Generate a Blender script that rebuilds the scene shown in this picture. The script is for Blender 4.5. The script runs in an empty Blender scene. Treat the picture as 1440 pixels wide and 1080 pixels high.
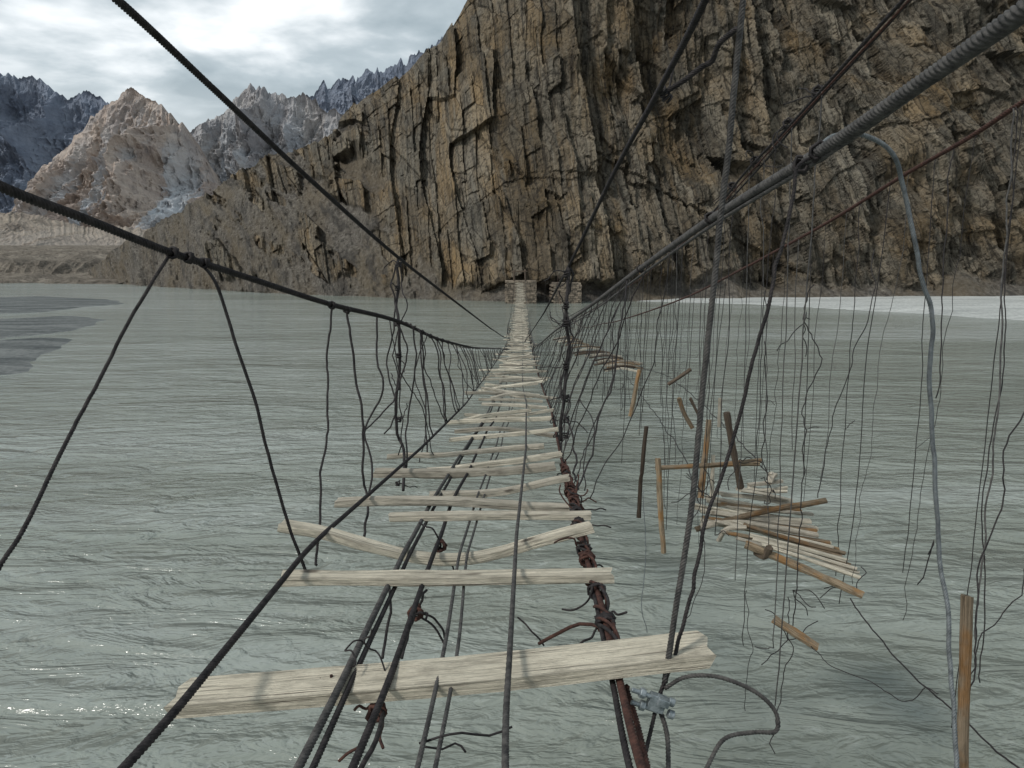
import bpy, math, random
import numpy as np
from mathutils import Vector, Matrix
random.seed(7)
scene=bpy.context.scene
PITCH=math.radians(8.23); F=1120.0; H=8.0
SP,CP=math.sin(PITCH),math.cos(PITCH)

# ---------- surveying helpers: bearing/elevation + distance -> world position ----------
def S(px,py,D):
    dx=(px-720)/F; du=(540-py)/F
    Y=CP+SP*du; Z=-SP+CP*du
    return Vector((dx*D/Y, D, H+Z*D/Y))
def G(px,py,z=0.0):
    dx=(px-720)/F; du=(540-py)/F
    Y=CP+SP*du; Z=-SP+CP*du
    k=(z-H)/Z
    return Vector((dx*k,Y*k,z))
def deckz(D): return H-(1.35+.092*D-.000445*D*D)
def deckD(py):
    lo,hi=1.0,90.0
    for _ in range(50):
        m=(lo+hi)/2
        if S(720,py,m).z<deckz(m): hi=m
        else: lo=m
    return lo
def cX(D): return float(np.interp(D,[-3,2.5,5,9,15,30,50,92,185],[-.35,-.36,-.38,-.3,-.1,.1,.4,.85,1.8]))

# ---------- numpy noise ----------
def hsh(ix,iy,seed=0):
    v=np.sin(ix*127.1+iy*311.7+seed*74.7)*43758.5453
    return v-np.floor(v)
def vn(x,y,seed=0):
    x=np.asarray(x,float); y=np.asarray(y,float)
    ix=np.floor(x); iy=np.floor(y); fx=x-ix; fy=y-iy
    fx=fx*fx*(3-2*fx); fy=fy*fy*(3-2*fy)
    a=hsh(ix,iy,seed); b=hsh(ix+1,iy,seed); c=hsh(ix,iy+1,seed); d=hsh(ix+1,iy+1,seed)
    return a+(b-a)*fx+(c-a)*fy+(a-b-c+d)*fx*fy
def fbm(x,y,o=5,seed=0,g=.5):
    s=0;a=1;t=0
    for i in range(o):
        s=s+a*vn(x*2**i+i*17.3,y*2**i+i*9.1,seed+i); t+=a; a*=g
    return s/t
def rdg(x,y,o=6,seed=0,g=.5):
    s=0;a=1;t=0
    for i in range(o):
        n=1-abs(2*vn(x*2.03**i+i*13.7,y*2.03**i+i*5.1,seed+i)-1)
        s=s+a*n*n; t+=a; a*=g
    return s/t
def sstep(a,b,x):
    t=np.clip((x-a)/(b-a),0,1); return t*t*(3-2*t)

# ---------- materials ----------
class NT:
    def __init__(s,name):
        s.m=bpy.data.materials.new(name); s.m.use_nodes=True
        s.t=s.m.node_tree; s.n=s.t.nodes; s.l=s.t.links
        s.b=s.n['Principled BSDF']
    def link(s,a,b): s.l.new(a,b)
    def coord(s,kind,scale=(1,1,1),rot=(0,0,0)):
        c=s.n.new('ShaderNodeTexCoord'); m=s.n.new('ShaderNodeMapping')
        m.inputs['Scale'].default_value=scale; m.inputs['Rotation'].default_value=rot
        s.link(c.outputs[kind],m.inputs[0]); return m.outputs[0]
    def noise(s,v,scale=1,detail=6,rough=.55,dist=0):
        n=s.n.new('ShaderNodeTexNoise'); s.link(v,n.inputs['Vector'])
        n.inputs['Scale'].default_value=scale; n.inputs['Detail'].default_value=detail
        n.inputs['Roughness'].default_value=rough; n.inputs['Distortion'].default_value=dist
        return n.outputs[0]
    def vor(s,v,scale=1,feature='DISTANCE_TO_EDGE',out='Distance'):
        n=s.n.new('ShaderNodeTexVoronoi'); s.link(v,n.inputs['Vector']); n.feature=feature
        n.inputs['Scale'].default_value=scale; return n.outputs[out]
    def ramp(s,f,stops):
        r=s.n.new('ShaderNodeValToRGB'); s.link(f,r.inputs[0]); e=r.color_ramp.elements
        while len(e)<len(stops): e.new(.5)
        for k,(p,c) in enumerate(stops):
            e[k].position=p
            if not hasattr(c,'__len__'): c=(c,c,c)
            e[k].color=(*c,1)
        return r.outputs[0]
    def mix(s,f,a,b,mode='MIX'):
        n=s.n.new('ShaderNodeMix'); n.data_type='RGBA'; n.blend_type=mode
        for i,v in ((0,f),(6,a),(7,b)):
            if hasattr(v,'is_linked'): s.link(v,n.inputs[i])
            elif i==0: n.inputs[0].default_value=v
            else: n.inputs[i].default_value=(*v,1)
        return n.outputs[2]
    def math(s,op,a,b):
        n=s.n.new('ShaderNodeMath'); n.operation=op
        for i,v in ((0,a),(1,b)):
            if hasattr(v,'is_linked'): s.link(v,n.inputs[i])
            else: n.inputs[i].default_value=v
        return n.outputs[0]
    def bump(s,h,dist=.1,strength=1,prev=None):
        n=s.n.new('ShaderNodeBump'); s.link(h,n.inputs['Height'])
        n.inputs['Distance'].default_value=dist; n.inputs['Strength'].default_value=strength
        if prev is not None: s.link(prev,n.inputs['Normal'])
        return n.outputs[0]
    def attr(s,name):
        n=s.n.new('ShaderNodeAttribute'); n.attribute_name=name; return n.outputs['Fac']
    def done(s,col=None,rough=.8,normal=None,metal=0,spec=.3):
        if col is not None:
            if hasattr(col,'is_linked'): s.link(col,s.b.inputs['Base Color'])
            else: s.b.inputs['Base Color'].default_value=(*col,1)
        if hasattr(rough,'is_linked'): s.link(rough,s.b.inputs['Roughness'])
        else: s.b.inputs['Roughness'].default_value=rough
        s.b.inputs['Metallic'].default_value=metal
        s.b.inputs['Specular IOR Level'].default_value=spec
        if normal is not None: s.link(normal,s.b.inputs['Normal'])
        return s.m

def mat_rope(name,c1,c2,metal=.2,rough=.7):
    n=NT(name); v=n.coord('Object')
    a=n.noise(v,22,4,.7); c=n.ramp(a,[(.35,c1),(.65,c2)])
    return n.done(c,rough,n.bump(n.noise(v,170,2),.003,.6),metal,.25)
M_dark=mat_rope('dark_wire_rope',(.011,.010,.011),(.040,.035,.035),.1)
M_grey=mat_rope('galvanised_wire',(.09,.10,.105),(.19,.21,.22),.3,.6)
M_mid=mat_rope('weathered_wire',(.035,.034,.034),(.10,.095,.09),.1)
M_rust=mat_rope('rusty_rope',(.028,.015,.013),(.085,.04,.03),0,.85)
M_steel=mat_rope('clamp_steel',(.13,.155,.165),(.33,.37,.39),.5,.45)

def mat_wood(name,pale,dark,crack,orange=None,oamt=.7):
    n=NT(name)
    v=n.coord('UV',(1.3,26,1)); g=n.noise(v,1,7,.7,.8)
    v2=n.coord('UV',(.9,75,1)); fine=n.noise(v2,1.5,6,.72,.3)
    v3=n.coord('UV',(4,9,1)); blot=n.noise(v3,1,5,.65)
    c=n.ramp(g,[(.32,dark),(.46,pale),(.75,tuple(min(1,x*1.2) for x in pale))])
    c=n.mix(n.ramp(fine,[(.38,.95),(.46,0)]),c,crack)
    c=n.mix(n.ramp(blot,[(.49,0),(.66,.75)]),c,dark)
    kn=n.vor(n.coord('UV',(1.9,4.2,1)),1,'F1'); c=n.mix(n.ramp(kn,[(.06,.85),(.13,0)]),c,crack)
    if orange:
        v4=n.coord('UV',(2.5,2.5,1)); o=n.noise(v4,1.2,3)
        c=n.mix(n.ramp(o,[(.5,0),(.62,oamt)]),c,orange)
    t=n.attr('tone'); c=n.mix(1.0,c,n.ramp(t,[(0,(.40,.39,.38)),(.5,(.76,.75,.74)),(1,(1.05,1.04,1.0))]),'MULTIPLY')
    b=n.bump(n.math('ADD',g,n.math('MULTIPLY',fine,.8)),.025,1)
    return n.done(c,.88,b,0,.15)
M_wood=mat_wood('weathered_wood',(.66,.61,.51),(.36,.33,.275),(.10,.08,.065))
M_wood_or=mat_wood('bark_stripped_pole',(.30,.235,.165),(.12,.09,.06),(.04,.028,.02),(.34,.17,.055),.6)
M_wood_dk=mat_wood('dark_wood',(.14,.11,.085),(.07,.052,.042),(.03,.02,.015))

# ---------- mesh accumulators ----------
class Acc:
    def __init__(s): s.v=[];s.f=[];s.uv=[];s.mi=[];s.tone=[]
    def build(s,name,mats,parent=None,smooth=True):
        me=bpy.data.meshes.new(name); me.from_pydata(s.v,[],s.f)
        uv=me.uv_layers.new(name='UVMap')
        li=np.empty(len(me.loops),dtype=np.int64); me.loops.foreach_get('vertex_index',li)
        uv.data.foreach_set('uv',np.array(s.uv,dtype=np.float32)[li].ravel())
        at=me.attributes.new('tone','FLOAT','POINT'); at.data.foreach_set('value',np.array(s.tone,dtype=np.float32))
        me.polygons.foreach_set('material_index',s.mi)
        me.polygons.foreach_set('use_smooth',[smooth]*len(s.f))
        for m in mats: me.materials.append(m)
        o=bpy.data.objects.new(name,me); scene.collection.objects.link(o)
        if parent: o.parent=parent
        return o
def catmull(P,step):
    P=[Vector(p) for p in P]
    if len(P)==2: P=[P[0],P[0].lerp(P[1],.5),P[1]]
    Q=[P[0]*2-P[1]]+P+[P[-1]*2-P[-2]]
    out=[]
    for i in range(1,len(Q)-2):
        a,b,c,d=Q[i-1],Q[i],Q[i+1],Q[i+2]
        n=max(2,int((c-b).length/step))
        for k in range(n):
            t=k/n
            out.append(.5*((2*b)+(c-a)*t+(2*a-5*b+4*c-d)*t*t+(3*b-a-3*c+d)*t**3))
    out.append(P[-1]); return out
def tube(acc,P,r,seg=6,step=.1,mi=0,lobes=0,pitch=.18,amp=.27,wig=0,taper=None,raw=False,tone=.8):
    pts=[Vector(p) for p in P] if raw else catmull(P,step)
    if wig:
        ph=[random.uniform(0,50) for _ in range(2)]; d=0
        for i in range(1,len(pts)-1):
            d+=(pts[i]-pts[i-1]).length
            a=float(vn(d*3.2,ph[0],1))-.5; b=float(vn(d*3.2,ph[1],2))-.5
            a2=float(vn(d*11,ph[0],3))-.5
            pts[i]=pts[i]+Vector((a+a2*.3,b,(a-b)*.2))*wig
    if lobes: seg=lobes*4
    n=len(pts); base=len(acc.v); L=0
    T=(pts[1]-pts[0]).normalized()
    up=Vector((0,0,1)) if abs(T.z)<.9 else Vector((1,0,0))
    N=T.cross(up).normalized()
    for i in range(n):
        if i: L+=(pts[i]-pts[i-1]).length
        T=(pts[min(i+1,n-1)]-pts[max(i-1,0)])
        if T.length<1e-9: T=Vector((0,0,1))
        T.normalize(); N=(N-T*N.dot(T)).normalized(); B=T.cross(N)
        rr=r*(taper(i/(n-1)) if taper else 1)
        tw=2*math.pi*L/pitch if lobes else 0
        for k in range(seg):
            th=2*math.pi*k/seg+tw
            q=rr
            if lobes: q=rr*(1-amp*(0,.25,1,.25)[k%4])
            acc.v.append(tuple(pts[i]+(N*math.cos(th)+B*math.sin(th))*q))
            acc.uv.append((L,k/seg*6.28*r)); acc.tone.append(tone)
    for i in range(n-1):
        for k in range(seg):
            a=base+i*seg+k; b=base+i*seg+(k+1)%seg
            acc.f.append((a,b,b+seg,a+seg)); acc.mi.append(mi)
    acc.f.append(tuple(base+k for k in range(seg))[::-1]); acc.mi.append(mi)
    acc.f.append(tuple(base+(n-1)*seg+k for k in range(seg))); acc.mi.append(mi)
    return pts
def plank(acc,P,w,t,mi=0,nseg=26,rnd=.25,yaw=0,rough=.1,up=None,tone=None,log=False,tp=(1,1),rag=.22):
    P=[Vector(p) for p in P]
    L=sum((P[i+1]-P[i]).length for i in range(len(P)-1))
    pts=catmull(P,L/nseg) ; n=len(pts); base=len(acc.v)
    sd=random.uniform(0,100); tone=random.uniform(.1,1) if tone is None else tone
    if log: prof=[(math.cos(a),math.sin(a)) for a in [2*math.pi*k/10 for k in range(10)]]
    else:
        c=rnd; prof=[(1,-1+c),(1,1-c),(1-c*.5,1),(.35,1.0),(-.35,1.0),(-1+c*.5,1),(-1,1-c),(-1,-1+c),(-1+c*.5,-1),(0,-1),(1-c*.5,-1)]
    m=len(prof); d=0
    for i in range(n):
        if i: d+=(pts[i]-pts[i-1]).length
        T=(pts[min(i+1,n-1)]-pts[max(i-1,0)]).normalized()
        W=(up if up else Vector((0,0,1))).cross(T)
        if W.length<.05: W=Vector((0,1,0)).cross(T)
        W.normalize(); Nn=T.cross(W)
        q=i/(n-1); tpv=tp[0]+(tp[1]-tp[0])*q
        ww=w/2*tpv*(1+rough*4*(float(fbm(d*2.5,sd,3))-.5)); tt=t/2*tpv*(1+rough*3*(float(fbm(d*3,sd+9,3))-.5))
        off=Nn*((float(fbm(d*1.3,sd+20,2))-.5)*rough*.25)+W*((float(fbm(d*1.3,sd+30,2))-.5)*rough*.3)
        for k,(a,b) in enumerate(prof):
            jj=1+(float(vn(d*9,k*3.3+sd,5))-.5)*rough*1.2
            e=0
            if i==0 or i==n-1: e=(float(hsh(k*1.7,sd,8))-.5)*w*rag*(1 if i else -1)
            acc.v.append(tuple(pts[i]+off+W*a*ww*jj+Nn*b*tt*jj+T*e))
            acc.uv.append((d+sd,(k/m)*2*(w+t)+sd*.7)); acc.tone.append(tone)
    for i in range(n-1):
        for k in range(m):
            a=base+i*m+k; b=base+i*m+(k+1)%m
            acc.f.append((a,b,b+m,a+m)); acc.mi.append(mi)
    acc.f.append(tuple(base+k for k in range(m))[::-1]); acc.mi.append(mi)
    acc.f.append(tuple(base+(n-1)*m+k for k in range(m))); acc.mi.append(mi)
def coil(acc,c,axis,R,turns,length,r,mi=0,rag=.3):
    axis=Vector(axis).normalized(); u=axis.orthogonal().normalized(); w=axis.cross(u)
    pts=[]; N=int(turns*9)
    for i in range(N+1):
        a=2*math.pi*i/9; q=i/N-.5
        rr=R*(1+random.uniform(-rag,rag)*.5)
        pts.append(Vector(c)+axis*(q*length+random.uniform(-rag,rag)*r)+(u*math.cos(a)+w*math.sin(a))*rr)
    tube(acc,pts,r,5,mi=mi,raw=True)
def tangle(acc,c,size,n,r,mi=0):
    for _ in range(n):
        p=Vector(c); d=Vector((random.uniform(-1,1),random.uniform(-.6,.6),random.uniform(-1,1))).normalized()
        P=[p]
        for k in range(5):
            d=(d+Vector((random.uniform(-1,1),random.uniform(-.6,.6),random.uniform(-1.1,.9)))*.7).normalized()
            p=p+d*size/4; P.append(p)
        tube(acc,P,r,5,step=size/14,mi=mi)

def grid(name,X,Y,Z,U,V,mat,attrs={},smooth=False):
    nu,nv=X.shape
    co=np.stack([X,Y,Z],-1).reshape(-1,3).astype(np.float32)
    idx=np.arange(nu*nv).reshape(nu,nv)
    q=np.stack([idx[:-1,:-1],idx[1:,:-1],idx[1:,1:],idx[:-1,1:]],-1).reshape(-1,4)
    me=bpy.data.meshes.new(name); me.vertices.add(len(co)); me.vertices.foreach_set('co',co.ravel())
    me.loops.add(q.size); me.loops.foreach_set('vertex_index',q.ravel().astype(np.int32))
    me.polygons.add(len(q)); me.polygons.foreach_set('loop_start',np.arange(0,q.size,4,dtype=np.int32))
    me.polygons.foreach_set('use_smooth',np.full(len(q),smooth))
    me.update(calc_edges=True)
    uv=me.uv_layers.new(name='UVMap'); UV=np.stack([U,V],-1).reshape(-1,2).astype(np.float32)
    uv.data.foreach_set('uv',UV[q.ravel()].ravel())
    for k,a in attrs.items():
        at=me.attributes.new(k,'FLOAT','POINT'); at.data.foreach_set('value',a.ravel().astype(np.float32))
    me.materials.append(mat)
    o=bpy.data.objects.new(name,me); scene.collection.objects.link(o); return o

def Snp(px,py,D):
    dx=(px-720)/F; du=(540-py)/F; Y=CP+SP*du; Z=-SP+CP*du
    return dx*D/Y, D+0*px, H+Z*D/Y

# ================= CLIFF =================
def mat_cliff():
    n=NT('cliff_rock')
    sc=n.attr('scree'); tone=n.attr('tone'); gr=n.attr('greyness')
    A=n.noise(n.coord('UV',(.12,.010,1)),1,4,.6,.15)
    B=n.noise(n.coord('UV',(.95,.045,1)),1,6,.72,.1)
    vc=n.coord('UV',(.30,.085,1),(0,0,.12))
    Cc=n.vor(vc,1,'F1','Color'); Ce=n.vor(vc,1)
    Dn=n.noise(n.coord('UV',(.045,.04,1)),1,5,.62,.3)
    ob=n.coord('Object'); E=n.noise(ob,.75,6,.72)
    rock=n.ramp(A,[(.3,(.085,.078,.07)),(.42,(.20,.16,.11)),(.51,(.135,.127,.112)),(.6,(.27,.20,.12)),(.72,(.17,.158,.135))])
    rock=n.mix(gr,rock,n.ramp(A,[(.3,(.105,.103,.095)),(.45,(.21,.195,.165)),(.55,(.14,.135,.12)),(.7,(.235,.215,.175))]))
    rock=n.mix(n.ramp(Dn,[(.49,0),(.62,.65)]),rock,(.29,.20,.10))
    rock=n.mix(n.ramp(n.noise(n.coord('UV',(.03,.035,1),(0,0,.7)),1,4,.6,.4),[(.52,0),(.62,.5)]),rock,(.18,.182,.17))
    rock=n.mix(n.ramp(Cc,[(.15,0),(.95,.5)]),rock,(.36,.33,.275))
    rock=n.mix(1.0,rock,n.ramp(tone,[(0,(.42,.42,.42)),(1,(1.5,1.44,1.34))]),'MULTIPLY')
    rock=n.mix(n.ramp(B,[(.35,.92),(.48,0)]),rock,(.028,.025,.022))
    rock=n.mix(n.ramp(B,[(.58,0),(.72,.6)]),rock,(.42,.38,.31))
    rock=n.mix(n.ramp(Ce,[(0,.75),(.03,0)]),rock,(.03,.026,.023))
    rock=n.mix(n.ramp(E,[(.37,.85),(.50,0)]),rock,(.05,.044,.037))
    rock=n.mix(n.ramp(E,[(.57,0),(.74,.5)]),rock,(.40,.36,.29))
    scr=n.ramp(E,[(.3,(.055,.051,.047)),(.46,(.155,.14,.122)),(.6,(.245,.225,.195)),(.74,(.42,.39,.35))])
    scr=n.mix(n.ramp(Dn,[(.45,0),(.62,.5)]),scr,(.19,.15,.095))
    scr=n.mix(n.ramp(n.noise(n.coord('UV',(.10,.10,1),(0,0,.9)),1,5,.7,.4),[(.38,.75),(.49,0)]),scr,(.072,.068,.064))
    col=n.mix(sc,rock,scr)
    hb=n.math('ADD',n.math('MULTIPLY',B,.8),n.math('MULTIPLY',E,1.1))
    hb=n.math('ADD',hb,n.math('MULTIPLY',Ce,.5))
    return n.done(col,.92,n.bump(hb,2.0,1),0,.1)
def cliff():
    key=[(60,640,650,392),(120,480,495,390),(160,430,460,352),(215,365,420,318),(270,320,390,282),(330,290,360,243),(385,262,345,218),(440,245,330,203),(470,238,325,182),
         (500,232,318,148),(560,220,305,108),(620,207,290,62),(645,203,282,25),(670,201,276,-20),(720,198,266,-110),(800,197,255,-190),(1000,206,262,-200),(1440,226,285,-200),(2100,250,310,-200)]
    K=np.array(key,float)
    px=np.concatenate([np.arange(60,1500,1.3),np.arange(1500,2100,6)])
    Db=np.interp(px,K[:,0],K[:,1]); Dr=np.interp(px,K[:,0],K[:,2]); pr=np.interp(px,K[:,0],K[:,3])
    nv=380; t=np.linspace(0,1,nv)[None,:]
    bx,by,_=Snp(px,0*px+378,Db); rx,ry,rz=Snp(px,pr,Dr)
    s=np.concatenate([[0],np.cumsum(np.hypot(np.diff(bx),np.diff(by)))])
    s=s-np.interp(730,px,s)
    PX=px[:,None]+0*t; Sx=s[:,None]+0*t
    z0=-2.0
    Z=z0+(rz[:,None]-z0)*t
    edge=610-0.9*(Z*2.2)+ (fbm(Z/14,Sx*0+3,4,5)-.5)*90
    edge=np.maximum(edge,500+0*Z)
    rock=sstep(-22,22,PX-edge+ (fbm(Sx/9,Z/9,4,9)-.5)*110)
    oc=sstep(.50,.56,fbm(Sx/20+3,Z/9+Sx/24,5,21))*(PX>290)
    rock=np.maximum(rock,oc*.9)
    # debris apron of uneven height along the foot of the wall
    th=2+9*sstep(.35,.75,fbm(Sx/16,Sx*0,4,31))*(1-.55*sstep(850,1000,PX))
    tal=1-sstep(0,1,(Z-th)/3.0+(fbm(Sx/3,Z/3,3,32)-.5)*.8)
    rock=rock*(1-tal)
    hr=.05*sstep(0,.05,t)+.95*t**1.25
    rk_col=sstep(560,680,PX)
    hf=rk_col*hr+(1-rk_col)*t
    X=bx[:,None]+(rx-bx)[:,None]*hf; Y=by[:,None]+(ry-by)[:,None]*hf
    Y=Y-tal*rk_col*np.clip(th-Z,0,12)*.8
    sh=np.interp(px,[0,600,800,1000,1200,1500],[.6,.07,.07,.26,.48,.55])[:,None]
    us=Sx+sh*Z+(fbm(Sx/60,Z/70,2,77)-.5)*6
    def cells(w,hd,s1,s2,tilt):
        i=np.floor(w); r=hsh(i,i*0,s1); q=Z/(hd*(.55+.9*r))+r*9+tilt*(w-i)*(r-.4); j=np.floor(q)
        return i,w-i,j,hsh(i,j,s2)
    i1,f1,j1,d1=cells(us/11+.9*vn(us/26,Z/40,3),34,1,3,.7)
    i2,f2,j2,d2=cells(us/3.8+.6*vn(us/8,Z/16,4),12,2,4,.9)
    i3,f3,j3,d3=cells(us/1.5+.4*vn(us/4,Z/8,5),5,6,7,.7)
    d=(d1-.5)*8.5+(d2-.5)*3.6+(d3-.5)*1.4+(f1-.5)*3.4+(f2-.5)*1.3
    d+= (fbm(Sx/38,Z/45,4,11)-.5)*26
    d+= (fbm(Sx/5,Z/5,4,15)-.5)*3.4
    jn=(us*.55+Z)/26; d+=(hsh(np.floor(jn),0*jn,33)-.5)*2.6*sstep(760,900,PX)
    jn2=(Z-us*.4)/17+.6*vn(us/15,Z/15,91); d+=(hsh(np.floor(jn2),0*jn2,34)-.5)*1.6
    ds=(fbm(Sx/22,Z/22,5,41)-.5)*12+(fbm(Sx/2.2,Z/2.2,4,42)-.5)*3.6+(rdg((Sx+Z*.8)/24,Z/120,4,44)-.5)*8
    dd=rock*d+(1-rock)*ds*(1-.6*tal*rk_col)
    dd=dd*sstep(0,.03,t)
    X=X+dd*.12; Y=Y-dd*.85; Z=Z+dd*.25*(1-rock)+rock*dd*.1
    for a,b in [(20,-6),(60,-30),(140,-90)]:
        X=np.hstack([X,X[:,nv-1:nv]+a*.2]); Y=np.hstack([Y,Y[:,nv-1:nv]+a]); Z=np.hstack([Z,Z[:,nv-1:nv]+b])
    def pad(A): return np.hstack([A]+[A[:,-1:]]*3)
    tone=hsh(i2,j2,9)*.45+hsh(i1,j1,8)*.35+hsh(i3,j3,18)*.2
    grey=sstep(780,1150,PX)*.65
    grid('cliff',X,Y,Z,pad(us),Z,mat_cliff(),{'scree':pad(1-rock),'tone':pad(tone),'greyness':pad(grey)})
cliff()

# ================= DISTANT MOUNTAINS =================
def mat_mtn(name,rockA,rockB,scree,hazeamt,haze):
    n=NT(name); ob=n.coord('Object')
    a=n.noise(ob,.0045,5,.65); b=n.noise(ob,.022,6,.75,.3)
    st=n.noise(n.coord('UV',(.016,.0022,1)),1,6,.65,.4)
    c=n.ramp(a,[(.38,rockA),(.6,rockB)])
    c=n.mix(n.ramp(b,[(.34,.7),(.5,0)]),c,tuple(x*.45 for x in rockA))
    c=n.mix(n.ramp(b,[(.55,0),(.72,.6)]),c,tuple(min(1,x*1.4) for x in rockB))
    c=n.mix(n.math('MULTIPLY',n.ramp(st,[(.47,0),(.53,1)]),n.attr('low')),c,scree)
    c=n.mix(hazeamt,c,haze)  # distance haze painted into the surface colour
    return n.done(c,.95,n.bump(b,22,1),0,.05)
def mountain(name,ridge,pyb,Db,mat,seed,jag=6,amp=1.0,step=1.1,nv=190,fs=1.0):
    R=np.array(ridge,float); px=np.arange(R[0,0],R[-1,0],step)
    pr=np.interp(px,R[:,0],R[:,1]); Dr=np.interp(px,R[:,0],R[:,2])
    q=px/15.0+3.0*fbm(px/30,px*0,3,seed+50); spk=(1-np.abs((q%1)-.5)*2)*hsh(np.floor(q),px*0,seed)
    pr=pr-(rdg(px/24,px*0,5,seed)-.45)*jag*1.5-spk*jag*.7+(fbm(px/4,px*0,3,seed+3)-.5)*jag*.9
    rx,ry,rz=Snp(px,pr,Dr)
    bx,by,bz=Snp(px,pyb+0*px,Db+0*px); bz=np.zeros_like(bz)-5
    t=np.linspace(0,1,nv)[None,:]
    X=bx[:,None]+(rx-bx)[:,None]*t; Y=by[:,None]+(ry-by)[:,None]*t
    Z=bz[:,None]+(rz-bz)[:,None]*(t**1.15)
    sc=Dr.mean()/3000*fs
    s=X; e=np.sin(np.pi*np.clip(t,0,1))**.6
    wq=(fbm(s/(320*sc),Z/(260*sc),3,seed+1)-.5)*1.6
    g=rdg(s/(190*sc)+wq,Z/(620*sc),6,seed+7,.55)
    g2=rdg(s/(60*sc)+wq,Z/(90*sc),5,seed+9,.6)
    dd=((g-.45)*360*sc+(g2-.5)*110*sc)*e*amp
    Y2=Y-dd; Z2=Z+dd*.22
    low=np.clip(1.5-t*1.4+0*X,0,1)*sstep(.30,.65,1-g+.1)
    for a,b in [(150,-60),(900,-500)]:
        X=np.hstack([X,X[:,nv-1:nv]]); Y2=np.hstack([Y2,Y2[:,nv-1:nv]+a]); Z2=np.hstack([Z2,Z2[:,nv-1:nv]+b])
    def pad(A): return np.hstack([A]+[A[:,-1:]]*2)
    grid(name,X,Y2,Z2,X,Z2,mat,{'low':pad(low)})
m_blue=mat_mtn('far_hazed_rock',(.13,.145,.18),(.22,.235,.27),(.28,.30,.34),.45,(.22,.265,.35))  # bluish tones carry aerial haze baked into the rock colour
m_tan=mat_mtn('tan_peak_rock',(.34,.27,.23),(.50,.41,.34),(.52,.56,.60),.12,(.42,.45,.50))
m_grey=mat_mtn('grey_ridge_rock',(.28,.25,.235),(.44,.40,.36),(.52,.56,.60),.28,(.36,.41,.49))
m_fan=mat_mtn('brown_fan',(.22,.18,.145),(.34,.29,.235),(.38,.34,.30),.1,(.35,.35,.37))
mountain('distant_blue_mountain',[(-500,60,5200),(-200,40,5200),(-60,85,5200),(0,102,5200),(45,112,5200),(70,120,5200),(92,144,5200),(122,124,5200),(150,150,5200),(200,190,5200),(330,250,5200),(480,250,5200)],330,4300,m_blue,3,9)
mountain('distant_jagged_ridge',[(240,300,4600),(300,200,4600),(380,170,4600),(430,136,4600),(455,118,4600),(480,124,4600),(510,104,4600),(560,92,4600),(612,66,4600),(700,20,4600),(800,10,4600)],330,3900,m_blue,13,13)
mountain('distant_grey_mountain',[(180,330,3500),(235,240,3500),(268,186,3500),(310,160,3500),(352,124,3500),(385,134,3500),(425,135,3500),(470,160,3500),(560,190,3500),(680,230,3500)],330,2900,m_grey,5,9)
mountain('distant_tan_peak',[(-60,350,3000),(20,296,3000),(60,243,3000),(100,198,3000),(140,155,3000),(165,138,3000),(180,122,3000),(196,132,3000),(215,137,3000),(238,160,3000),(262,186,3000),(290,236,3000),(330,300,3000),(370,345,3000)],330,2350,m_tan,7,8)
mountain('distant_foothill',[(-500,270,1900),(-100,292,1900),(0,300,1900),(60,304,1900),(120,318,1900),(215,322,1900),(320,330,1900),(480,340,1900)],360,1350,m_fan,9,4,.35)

# ================= RIVER TERRACE (far left bank) =================
def terrace():
    px=np.arange(-600,420,1.6); D=np.concatenate([np.linspace(425,600,120),np.linspace(605,1500,60)])
    PX,DD=np.meshgrid(px,D,indexing='ij')
    X=(PX-720)/F*DD*1.01
    dw=DD+ (fbm(X/45,DD*0,5,5)-.5)*80 + (rdg(X/16,DD/60,4,6)-.5)*22
    Z=np.interp(dw,[380,430,446,490,505,560,600,700,1500],[-3,-1,2,5,12,20,23,27,50])
    Z=Z+(fbm(X/9,DD/9,4,8)-.5)*3.0*sstep(430,470,DD)
    n=NT('terrace_earth'); a=n.noise(n.coord('Object',(1,1,3.2)),.05,6,.7,.3); b=n.noise(n.coord('Object',(1,1,2)),.5,5,.72)
    c=n.ramp(a,[(.35,(.12,.105,.09)),(.5,(.205,.18,.15)),(.68,(.31,.275,.23))])
    c=n.mix(n.ramp(b,[(.38,.75),(.5,0)]),c,(.07,.062,.055))
    m=n.done(c,.95,n.bump(b,2.0,1),0,.05)
    grid('river_terrace',X,DD,Z,X,DD,m)
terrace()

# ================= GROUND / WATER / BARS =================
def mat_gravel(name,c1,c2,scale=1):
    n=NT(name); ob=n.coord('Object'); a=n.noise(n.coord('Object',(.35,1.3,1)),.10*scale,6,.65,.5); f=n.noise(ob,1.6,5,.75)
    c=n.ramp(a,[(.38,c1),(.60,c2)])
    c=n.mix(n.ramp(f,[(.38,.5),(.55,0)]),c,tuple(x*.5 for x in c1))
    c=n.mix(n.ramp(f,[(.58,0),(.72,.6)]),c,tuple(min(1,x*1.4) for x in c2))
    return n.done(c,.9,n.bump(f,.05,.6),0,.08)
def sheet(name,x0,x1,y0,y1,z,mat):
    X,Y=np.meshgrid(np.linspace(x0,x1,24),np.linspace(y0,y1,24),indexing='ij')
    return grid(name,X,Y,0*X+z,X,Y,mat,{},True)
sheet('ground',-9000,9000,-3000,12000,-3,mat_gravel('riverbed',(.16,.14,.12),(.24,.21,.18)))
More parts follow.
